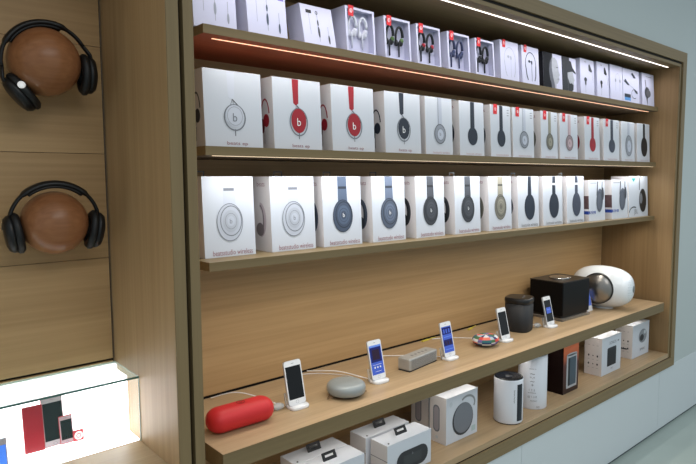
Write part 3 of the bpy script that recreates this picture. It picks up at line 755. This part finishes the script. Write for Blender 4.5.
# white spherical speaker
ang = math.atan2(-.98, .16)
t = empty('dome_speaker', (3.262, .205, ZC), 'large glossy white egg-shaped speaker with brushed metal side dome, right end of counter', 'speaker', ang)
q = MB(); GW = M('gloss_white', (232, 236, 240), .22, coat=.5)
prof = []
for j in range(33):
    a = PI * j / 32; x_ = -math.cos(a); rr_ = math.sin(a)
    xx = math.copysign(abs(x_) ** .92, x_) * .165; rad = (rr_ ** .68) * .118 if rr_ > 1e-6 else 1e-6
    prof.append((rad, xx))
q.lathe(prof, GW, 64, Matrix.Translation((0, 0, .121)) @ Matrix.Rotation(PI / 2, 4, 'Y'), 1.0, .88); q.build('shell', t)
MD = M('brushed_metal', (150, 146, 142), .28, metal=.9)
for sg in (-1, 1):
    q = MB(); X = Matrix.Translation((.0, sg * .070, .121)) @ Matrix.Rotation(-sg * PI / 2, 4, 'X')
    pd = [(.082, .0), (.0812, .030), (.078, .036), (.066, .043), (.045, .051), (.022, .056), (1e-6, .0575)]
    q.lathe(pd, MD, 56, X); sd = q.build('side_dome', t)
    q = MB(); q.lathe([(.086, .0), (.0855, .033), (.0815, .034), (.0815, 0)], M('dome_gap', (50, 48, 48), .5), 56, X); q.build('dome_ring', sd)
q = MB(); X = Matrix.Translation((.1635, 0, .121)) @ Matrix.Rotation(PI / 2, 4, 'Y')
q.lathe([(.022, -.004), (.020, .001), (1e-6, .003)], M('tweeter_grey', (120, 128, 130), .4), 24, X)
q.build('tweeter', t)
q = MB()
for rr_ in (.034, .044, .054, .064):
    xx = .165 * (1 - (rr_ / .118) ** (2 / .68)) ** .46
    n_ = int(rr_ * 420)
    for k in range(n_):
        a = 2*PI*k/n_
        q.ell((xx - .002, rr_ * .88 * math.cos(a), .121 + rr_ * math.sin(a)), .0022, .0022, .0022, M('vent_dark', (120, 128, 132), .5), 8)
q.build('vent_holes', t)
q = MB(); q.lathe([(0, 0), (.05, 0), (.045, .006), (0, .006)], M('stand_white', (220, 222, 224), .4), 32, None, 1.2, .8); q.build('foot', t)

# ------------------------------------------------------------------ stock on the floor of the niche
ZF = .455
def bigbox(name, x0, x1, y, d, h, label, group, rz=0):
    return place_box(name, x0, x1, y, ZF, h, d, label, 'box', group, 0, rz)
DG = M('speaker_dark_grey', (52, 54, 58), .6); DG2 = M('speaker_mid_grey', (118, 122, 130), .6, var=.1, bscale=400); HND = M('handle_black', (22, 22, 26), .5)
def pillbox(x0, x1, y, label):
    t, F, G, w = bigbox('speaker_box', x0, x1, y, .084, .127, label, 'long white speaker boxes with black handles')
    h = .127
    p = MB(); n = 10; P = []
    cx, cz, a, b = .56 * w, .38 * h, .36 * w, .28 * h
    for k in range(2 * n + 2):
        th = -PI/2 + PI * k / n if k <= n else PI/2 + PI * (k - n - 1) / n
        sx = 1 if k <= n else -1
        P.append((cx + sx * (a - b) + b * math.cos(th), cz + b * math.sin(th)))
    p.poly(F, P, DG, 2)
    p.poly(F, [(u, v if v > cz else cz + (v - cz) * 1) for u, v in [(cx - a + b, cz - b * .6), (cx + a - b, cz - b * .6), (cx + a - b, cz + b * .5), (cx - a + b, cz + b * .5)]], M('speaker_charcoal', (64, 68, 70), .7), 3)
    p.text(F, 'b', cx, cz + b * .5, None, GREYD, 4, height=.010); p.build('printed_speaker', t)
    p = MB(); p.line(G, [(0, h * .55), (.084, h * .55)], .002, DG, 1); p.build('side_picture', t)
    k = MB(); X = Matrix.Translation((.0, .040, h)) @ Matrix.Rotation(R(-30), 4, 'X')
    k.box(-.028, -.018, 0, .003, 0, .027, HND, T=X); k.box(.018, .028, 0, .003, 0, .027, HND, T=X); k.box(-.018, .018, 0, .003, .018, .027, HND, T=X); k.box(-.018, .018, 0, .003, 0, .011, HND, T=X)
    k.build('carry_handle', t)
    k = MB(); k.lathe([(.0035, h), (.0035, h + .0012), (1e-6, h + .0012)], HND, 12, Matrix.Translation((-w/2 + .018, .012, 0))); k.build('top_stud', t)
    return t
pillbox(1.378, 1.606, .042, 'long white speaker box with black handle, showing its dark capsule picture, front right one')
pillbox(1.366, 1.590, .140, 'long white speaker box with black handle, behind the one picturing a dark capsule speaker')
pillbox(1.058, 1.288, .060, 'long white speaker box with black handle, front one of the left pair')
pillbox(1.062, 1.286, .146, 'long white speaker box with black handle, back one of the left pair, under the counter')
def discbox(x0, x1, y, label, d):
    h = .19
    t, F, G, w = bigbox('speaker_box', x0, x1, y, d, h, label, 'square white boxes picturing a round speaker')
    p = MB()
    p.ring(F, .66 * w, .72 * h, .24 * w, .18 * h, .009, M('strap_grey', (140, 142, 146), .6), 2, a0=-.5, a1=PI * .75)
    p.oval(F, .52 * w, .44 * h, .33 * w, .35 * h, M('print_rim', (58, 60, 64), .6), 3); p.oval(F, .53 * w, .46 * h, .305 * w, .325 * h, DG2, 4)
    p.oval(F, .14 * w, .84 * h, .05 * w, .055 * h, M('pale_print', (196, 202, 208), .6), 2); p.rect(F, .80 * w, .08 * h, .93 * w, .20 * h, M('pale_green', (178, 196, 196), .6), 2)
    p.build('printed_speaker', t)
    p = MB(); n = 8; u0 = d * .42; P = []
    for k in range(2 * n + 2):
        th = PI * k / n if k <= n else PI + PI * (k - n - 1) / n
        sz = 1 if k <= n else -1
        P.append((u0 + .017 * math.cos(th), h * .52 + sz * (.055 - .017) + .017 * math.sin(th)))
    p.poly(G, P, DG2, 2); P2 = [((u - u0) * .72 + u0, (v - h * .52) * .88 + h * .52) for u, v in P]; p.poly(G, P2, M('pale_pink_grey', (160, 154, 160), .6), 3)
    p.oval(G, d * .45, h * .12, .007, .007, M('pale_print', (196, 202, 208), .6), 2)
    p.build('side_picture', t)
discbox(1.745, 1.945, .086, 'square white box picturing a round grey speaker, nearer one', .085)
discbox(1.765, 1.965, .195, 'square white box with a round speaker, standing behind its twin', .095)
# white cylinder with black top
t = empty('cylinder_speaker', (2.147, .073, ZF), 'white cylindrical speaker with black top and black vertical strip', 'speaker')
q = MB(); q.lathe([(0, .004), (.0605, .004), (.062, .007), (.062, .190), (.0605, .194)], M('satin_white', (226, 228, 236), .35), 64); q.build('body', t)
q = MB(); q.lathe([(.0605, .194), (.059, .1975), (.050, .196), (.03, .1945), (1e-6, .1945)], M('top_black', (28, 32, 40), .2), 64); tcap = q.build('top_cap', t); q = MB(); q.lathe([(.016, .1948), (.0155, .1968), (1e-6, .1968)], M('knob_dark', (60, 62, 68), .3), 32); q.build('control_knob', tcap)
q = MB(); q.lathe([(0, 0), (.058, 0), (.058, .004)], HND, 48); q.build('foot', t)
va = math.atan2(-(1.44), -2.15)    # towards the camera
q = MB(); n = 8; vs = []
a0, a1 = va + .62, va + 1.13
for k in range(n + 1):
    a = a0 + (a1 - a0) * k / n
    vs += [(.0626 * math.cos(a), .0626 * math.sin(a), .016), (.0626 * math.cos(a), .0626 * math.sin(a), .176)]
q.add(vs, [(2*k, 2*k+2, 2*k+3, 2*k+1) for k in range(n)], M('strip_black', (30, 34, 44), .3), True); q.build('control_strip', t)
def cyl_text(t, name, items, rad, ac, m):
    q = MB()
    for s_, da, z_, wd, rot in items:
        vs, fs, w, h = text_polys(s_); k = wd / w
        V = []
        for x_, y_ in vs:
            x2, y2 = (x_ * k, y_ * k) if not rot else (y_ * k, -x_ * k)
            a = ac + da + x2 / rad
            V.append((rad * math.cos(a) * 1.004, rad * math.sin(a) * 1.004, z_ + y2))
        q.add(V, fs, m)
    q.build(name, t)
cyl_text(t, 'printed_title', [('harman kardon', .42, .125, .055, True)], .062, va, M('strip_black', (30, 34, 44), .3))
# tall white tube box
t = empty('tube_box', (2.380, .100, ZF), 'tall white tube-shaped box with small printed icons, behind the black-topped cylinder', 'box')
q = MB(); q.lathe([(0, 0), (.064, 0), (.065, .002), (.065, .243), (.063, .246), (1e-6, .246)], M('satin_white', (226, 228, 236), .35), 64); q.build('tube', t)
va2 = math.atan2(-(1.45), -2.37)
cyl_text(t, 'printed_icons', [('OMNI 10', .0, .188, .03, False), ('~', .0, .165, .02, False), ('*-*', .0, .148, .022, False), ('~', .0, .130, .018, False), ('+', .0, .114, .012, False), ('1 2 5', -.02, .090, .026, False), ('wireless', -.02, .078, .036, False), ('@ 1 2 8', .0, .058, .040, False), ('HD', .42, .012, .016, False), ('AUDIO', .1, .040, .03, False)], .065, va2, GREYD)
# amber box
t, F, G, w = bigbox('speaker_box', 2.592, 2.738, .064, .15, .236, 'dark box with orange light painted on its top and a tall grey speaker picture', 'individual speaker boxes')
t['group'] = 'speaker boxes at the right of the niche floor'
for ch in t.children: bpy.data.objects.remove(ch)
h = .236
DKB = M('carton_dark_brown', (24, 10, 9), .5, spec=.2)
m = bpy.data.materials.new('amber_painted_glow'); m.use_nodes = True; nt = m.node_tree; bs = nt.nodes['Principled BSDF']; bs.inputs['Roughness'].default_value = .35
tc = nt.nodes.new('ShaderNodeTexCoord'); sp = nt.nodes.new('ShaderNodeSeparateXYZ'); rp = nt.nodes.new('ShaderNodeValToRGB'); mr = nt.nodes.new('ShaderNodeMapRange')
mr.inputs['From Max'].default_value = h
nt.links.new(tc.outputs['Object'], sp.inputs[0]); nt.links.new(sp.outputs['Z'], mr.inputs['Value']); nt.links.new(mr.outputs[0], rp.inputs[0]); nt.links.new(rp.outputs[0], bs.inputs['Base Color'])
rp.color_ramp.elements[0].position = 0; rp.color_ramp.elements[0].color = lin((34, 10, 8)); rp.color_ramp.elements[1].position = 1; rp.color_ramp.elements[1].color = lin((250, 120, 60))  # orange end of the ramp paints the light strip's glow on the carton
e_ = rp.color_ramp.elements.new(.6); e_.color = lin((84, 26, 16))
carton_mesh(w, .15, h, 0, m, DKB).build('carton', t, .0008, 1)
p = MB(); p.rect(F, .20 * w, .10 * h, .88 * w, .80 * h, M('print_silver', (176, 176, 180), .4), 2); p.rect(F, .30 * w, .15 * h, .82 * w, .74 * h, M('print_slate', (70, 84, 96), .5), 3); p.rect(F, .30 * w, .15 * h, .42 * w, .74 * h, M('print_dark', (34, 38, 44), .5), 4); p.oval(F, .54 * w, .805 * h, .335 * w, .03 * h, M('print_silver', (176, 176, 180), .4), 2)
p.build('printed_speaker', t)
p = MB(); p.text(G, 'xx', .075, .6 * h, .012, GREYD, 2) if False else p.oval(G, .04, .62 * h, .004, .004, M('print_silver', (176, 176, 180), .4), 2); p.build('side_mark', t)
# two white boxes
def icons(p, G, d, h):
    for r_, zz in enumerate((.80, .52, .42, .30, .20)):
        for c_ in range(3):
            u = d * (.25 + .25 * c_); s_ = .003 + .0015 * ((r_ + c_) % 2)
            if r_ in (1, 3): p.oval(G, u, zz * h, s_, s_ * 1.3, DG, 2, 10)
            else: p.line(G, [(u - .005, zz * h), (u + .005, zz * h)], .0018, GREYD, 2)
t, F, G, w = bigbox('speaker_box', 2.990, 3.212, .067, .095, .202, 'white box picturing a black upright speaker, right of the orange-topped box', 'speaker boxes at the right of the niche floor')
h = .202; p = MB(); p.rect(F, .28 * w, .20 * h, .74 * w, .68 * h, M('print_black', (26, 28, 34), .5), 2); p.rect(F, .30 * w, .62 * h, .72 * w, .70 * h, DG, 3); p.text(F, 'ONE', .52 * w, .12 * h, .12 * w, GREYD, 2); p.text(F, 'SONOS', .55 * w, .82 * h, .35 * w, GREYD, 2); p.rect(F, .80 * w, .80 * h, .88 * w, .84 * h, GREYD, 2)
p.build('printed_speaker', t); p = MB(); icons(p, G, .095, h); p.build('side_picture', t)
t, F, G, w = bigbox('speaker_box', 3.415, 3.640, .092, .10, .196, 'white box with a round grey device picture, rightmost on the niche floor', 'speaker boxes at the right of the niche floor')
h = .196; p = MB(); p.oval(F, .60 * w, .60 * h, .23 * w, .20 * h, M('device_grey', (140, 144, 150), .5, var=.3, bscale=90), 2); p.oval(F, .55 * w, .55 * h, .12 * w, .10 * h, DG, 3); p.oval(F, .72 * w, .70 * h, .07 * w, .06 * h, M('pale_print', (196, 202, 208), .6), 4); p.ring(F, .60 * w, .60 * h, .23 * w, .2 * h, .003, DG2, 4); p.text(F, 'SPHERE', .60 * w, .20 * h, .28 * w, GREYD, 2)
p.build('printed_device', t); p = MB(); icons(p, G, .10, h); p.rect(G, .025, .26 * h, .07, .30 * h, DG, 3); p.build('side_picture', t)
p = MB(); p.tube(bez([(-.06, .05, h), (-.03, .045, h + .016), (0, .05, h + .006), (.03, .055, h + .018), (.07, .05, h)]), .004, M('crumpled_wrap', (200, 206, 212), .25), 8); p.build('carry_loop', t)

# ------------------------------------------------------------------ left niche: wooden balls with headphones
def ball(cx, cy, cz, r, label):
    t = empty('display_ball', (cx, cy, cz - r), label, 'ball')
    q = MB(); q.ell((0, 0, r), r, r, r, WB, 64); q.build('ball', t)
    q = MB(); q.lathe([(.022, -.12 + .0), (.022, -.05)], M('peg_dark', (50, 36, 26), .6), 24, Matrix.Translation((0, 0, r)) @ Matrix.Rotation(PI / 2, 4, 'X') @ Matrix.Translation((0, 0, 0))) ; q.build('wall_peg', t)
def headphones(cx, cy, cz, tilt, label, dot, ra=.107, zc=-.028, inw=9, cin=.010):
    t = empty('headphones', (cx, cy, cz), label, 'headphones')
    t.rotation_euler = (R(8), tilt, R(-4))
    q = MB(); P = [(ra * math.cos(a), 0, ra * .98 * math.sin(a)) for a in [R(12) + (PI - R(24)) * j / 30 for j in range(31)]]
    rs = [(.0075 if 6 < j < 24 else .005, .017 if 6 < j < 24 else .009) for j in range(31)]
    q.tube(P, rs, BPL, 12, flat=(0, 1, 0)); q.build('headband', t)
    q = MB(); P2 = [(( ra - .008) * math.cos(a), 0, (ra - .008) * .98 * math.sin(a)) for a in [R(50) + R(80) * j / 14 for j in range(15)]]
    q.tube(P2, (.0065, .013) and [(.0055, .013)] * 15, BLEA, 12, flat=(0, 1, 0)); q.build('band_padding', t)
    for sg in (-1, 1):
        X = Matrix.Translation((sg * (ra - cin), 0, zc)) @ Matrix.Rotation(sg * R(inw), 4, 'Y') @ Matrix.Rotation(sg * PI / 2, 4, 'Y')
        q = MB(); q.lathe([(1e-5, .021), (.022, .021), (.032, .017), (.037, .008), (.0375, 0)], BPL, 40, X, 1.32, 1.0, True); cup = q.build('ear_cup', t)
        k = MB(); k.lathe([(.036, 0), (.0405, -.004), (.041, -.012), (.036, -.019), (.024, -.020), (.020, -.012), (.020, 0)], BLEA, 40, X, 1.32, 1.0); k.build('ear_cushion', cup)
        y = MB(); y.tube([(sg * ra * math.cos(R(12)), 0, ra * .98 * math.sin(R(12))), (sg * (ra + .012 - cin * .3), 0, (zc + .045) * .6), (sg * (ra + .024 - cin), 0, zc + .012)], [(.005, .010), (.005, .012), (.003, .008)], BPL, 10, flat=(0, 1, 0)); y.build('slider', t)
        if dot and sg == -1:
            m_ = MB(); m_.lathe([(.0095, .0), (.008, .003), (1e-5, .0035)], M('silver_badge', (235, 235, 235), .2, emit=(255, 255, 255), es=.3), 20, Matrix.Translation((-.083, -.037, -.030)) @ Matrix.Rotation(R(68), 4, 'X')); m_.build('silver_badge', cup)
ball(.422, .333, 1.808, .087, 'turned wooden display ball, upper one in the left niche')
ball(.428, .335, 1.392, .083, 'turned wooden display ball, lower one in the left niche')
headphones(.425, .322, 1.802, R(-21), 'black over-ear headphones tilted on the upper wooden ball', True, ra=.104, zc=-.052, inw=20, cin=.018)
headphones(.428, .325, 1.392, R(0), 'black over-ear headphones level on the lower wooden ball', False, ra=.108, zc=-.024)

# ------------------------------------------------------------------ glass case with glowing box
GLOW = M('glow_white', (255, 255, 255), .5, emit=(250, 252, 255), es=2.6)
t = empty('glass_case', (.0, .25, .456), 'glowing white glass-fronted case at the bottom of the left niche', 'case')
T = Matrix.Translation((0, -.25, -.456))
q = MB(T); q.box(XL + .002, .604, 0.004, .4375, .456, .7672, WC); q.build('ledge', t)
q = MB(T); q.box(XL + .002, .603, .258, .437, .7674, .771, GLOW); q.build('glowing_floor', t)
q = MB(T); q.box(XL + .002, .6035, .418, .437, .7712, .950, GLOW); q.box(.6005, .604, .338, .418, .7712, .935, GLOW); q.build('glowing_back_and_glare', t)  # back panel, plus an added side plate imitating glare on the oak wall
GL = M('case_glass', (120, 150, 146), .03, alpha=.05)
GLT = M('case_glass_top', (190, 222, 216), .05, alpha=.42)
GE = M('glass_edge', (70, 110, 104), .1)
q = MB(T); q.box(XL + .002, .604, .2505, .256, .7674, .950, GL); q.build('front_pane', t)
q = MB(T); q.box(XL + .002, .6045, .250, .4375, .9502, .9555, GLT); q.build('top_pane', t)
q = MB(T); q.box(XL + .002, .6045, .2490, .2499, .9500, .9557, GE); q.box(.6025, .6045, .2485, .2498, .7674, .95, M('glass_edge_pale', (170, 200, 190), .1)); q.build('pane_edge', t)

# devices inside
def device(name, x, y, W, H, th, body, face, label, lean=10, kind='phone', rz=-.1, z=.7712, scr=None):
    t = empty(name, (x, y, z), label, 'phone' if kind != 'shuffle' else 'music player', rz)
    if kind == 'nano': t['category'] = 'music player'
    T = Matrix.Rotation(R(-lean), 4, 'X')
    q = MB(T); q.box(-W/2, W/2, 0, th, 0, H, body); q.build('body', t, min(.006, th * .45), 3)
    def F(u, v, k=1): return tuple(T @ Vector((-W/2 + u, -.0002 * k, v)))
    if face:
        q = MB(); q.rect(F, .001, .002, W - .001, H - .002, face, 1)
        if kind in ('phone', 'nano'):
            b = .017 if kind == 'phone' else .012
            q.rect(F, .0035, b, W - .0035, H - b, scr or M('screen_green_black', (14, 22, 22), .15), 2); q.ring(F, W / 2, b * .5, .0045 if kind == 'phone' else .003, .0045 if kind == 'phone' else .003, .001, GREYD, 3, 16)
            q.line(F, [(W/2 - .005, H - b * .5), (W/2 + .005, H - b * .5)], .001, GREYD, 3)
        q.build('front_face', t)
    if kind == 'shuffle':
        q = MB(); q.oval(F, W / 2, H / 2, .0115, .0115, WHITE, 1, 24); q.ring(F, W / 2, H / 2, .0055, .0055, .002, M('player_red', (190, 50, 60), .3), 2, 20); q.build('control_wheel', t)
PR = M('player_red', (190, 50, 60), .3); PRD = M('phone_red', (150, 20, 34), .3)
device('smartphone', .359, .362, .050, .124, .007, PRD, None, 'red smartphone standing back-outward in the glass case', kind='back', rz=-.05)
device('smartphone', .411, .367, .056, .137, .007, M('phone_red_edge', (196, 110, 112), .3), M('phone_white', (176, 162, 164), .3), 'white-fronted smartphone standing before the red one in the glass case', rz=.02)
device('music_player', .441, .362, .036, .078, .006, PR, M('nano_white', (180, 150, 154), .3), 'slim red and white music player in the glass case', kind='nano', rz=.02)
device('music_player', .470, .358, .029, .031, .007, PR, None, 'tiny square red music player with white wheel in the glass case', kind='shuffle', rz=.02)
device('smartphone', .252, .29, .062, .086, .007, M('phone_silver', (190, 196, 206), .3, metal=.3), M('phone_white', (226, 214, 214), .3), 'silver smartphone with blue screen cut off at the left edge of the glass case', rz=.02, scr=M('screen_sky', (60, 110, 200), .2, emit=(70, 120, 220), es=.8))

# ------------------------------------------------------------------ lighting
W = bpy.data.worlds.new('World'); S.world = W; W.use_nodes = True
bg = W.node_tree.nodes['Background']; bg.inputs[0].default_value = (0.80, 0.93, 1.0, 1); bg.inputs[1].default_value = 0.55
area('store_light_a', (2.6, -1.6, 2.9), 5.0, .5, 26, (.93, .98, 1.0), (R(-12), 0, 0))
area('store_light_b', (5.5, -2.6, 2.9), 3.0, .6, 26, (.9, .97, 1.0), (0, 0, 0))
area('store_light_c', (0.4, -2.6, 2.9), 2.0, .6, 32, (1, .96, .9), (0, 0, 0))
xm = 2.2
area('led_light_top', (xm, .053, 2.130), 2.85, .008, 3.4, (.95, .93, 1.0), (R(8), 0, 0), 130)
area('led_light_a', (xm, .128, 1.886), 2.8, .008, 2.3, (1, .98, .97), (R(4), 0, 0), 150)
area('led_light_b', (xm, .120, 1.565), 2.8, .008, 5.5, (.98, .98, 1.0), (R(4), 0, 0), 156)
area('led_light_c', (xm, .150, 1.248), 2.8, .008, 4.2, (1, .93, .82), (0, 0, 0), 150)
area('led_light_d', (xm, .104, .712), 2.7, .008, 1.2, (1, .94, .86), (0, 0, 0), 140)
area('led_light_left', (-.2, .12, 2.125), 1.5, .03, .4, (1, .86, .7), (0, 0, 0))

# ------------------------------------------------------------------ camera
cam = bpy.data.cameras.new('Camera'); co = bpy.data.objects.new('Camera', cam); COL.objects.link(co)
co.location = (0, -1.3517, 1.5)
cam.sensor_fit = 'HORIZONTAL'; cam.sensor_width = 36; cam.lens = 36 * 587.45 / 696
cam.clip_start = .05
p_, y_, r_ = 0.0880945601, 0.712595383, -0.00586764732
fw = Vector((math.sin(y_) * math.cos(p_), math.cos(y_) * math.cos(p_), -math.sin(p_)))
rt = Vector((math.cos(y_), -math.sin(y_), 0)); up = rt.cross(fw)
rt2 = rt * math.cos(r_) + up * math.sin(r_); up2 = -rt * math.sin(r_) + up * math.cos(r_)
mm = Matrix((rt2, up2, -fw)).transposed()
co.rotation_euler = mm.to_euler()
S.camera = co
S.view_settings.view_transform = 'Standard'; S.view_settings.look = 'None'
S.view_settings.exposure = 0; S.view_settings.gamma = 1
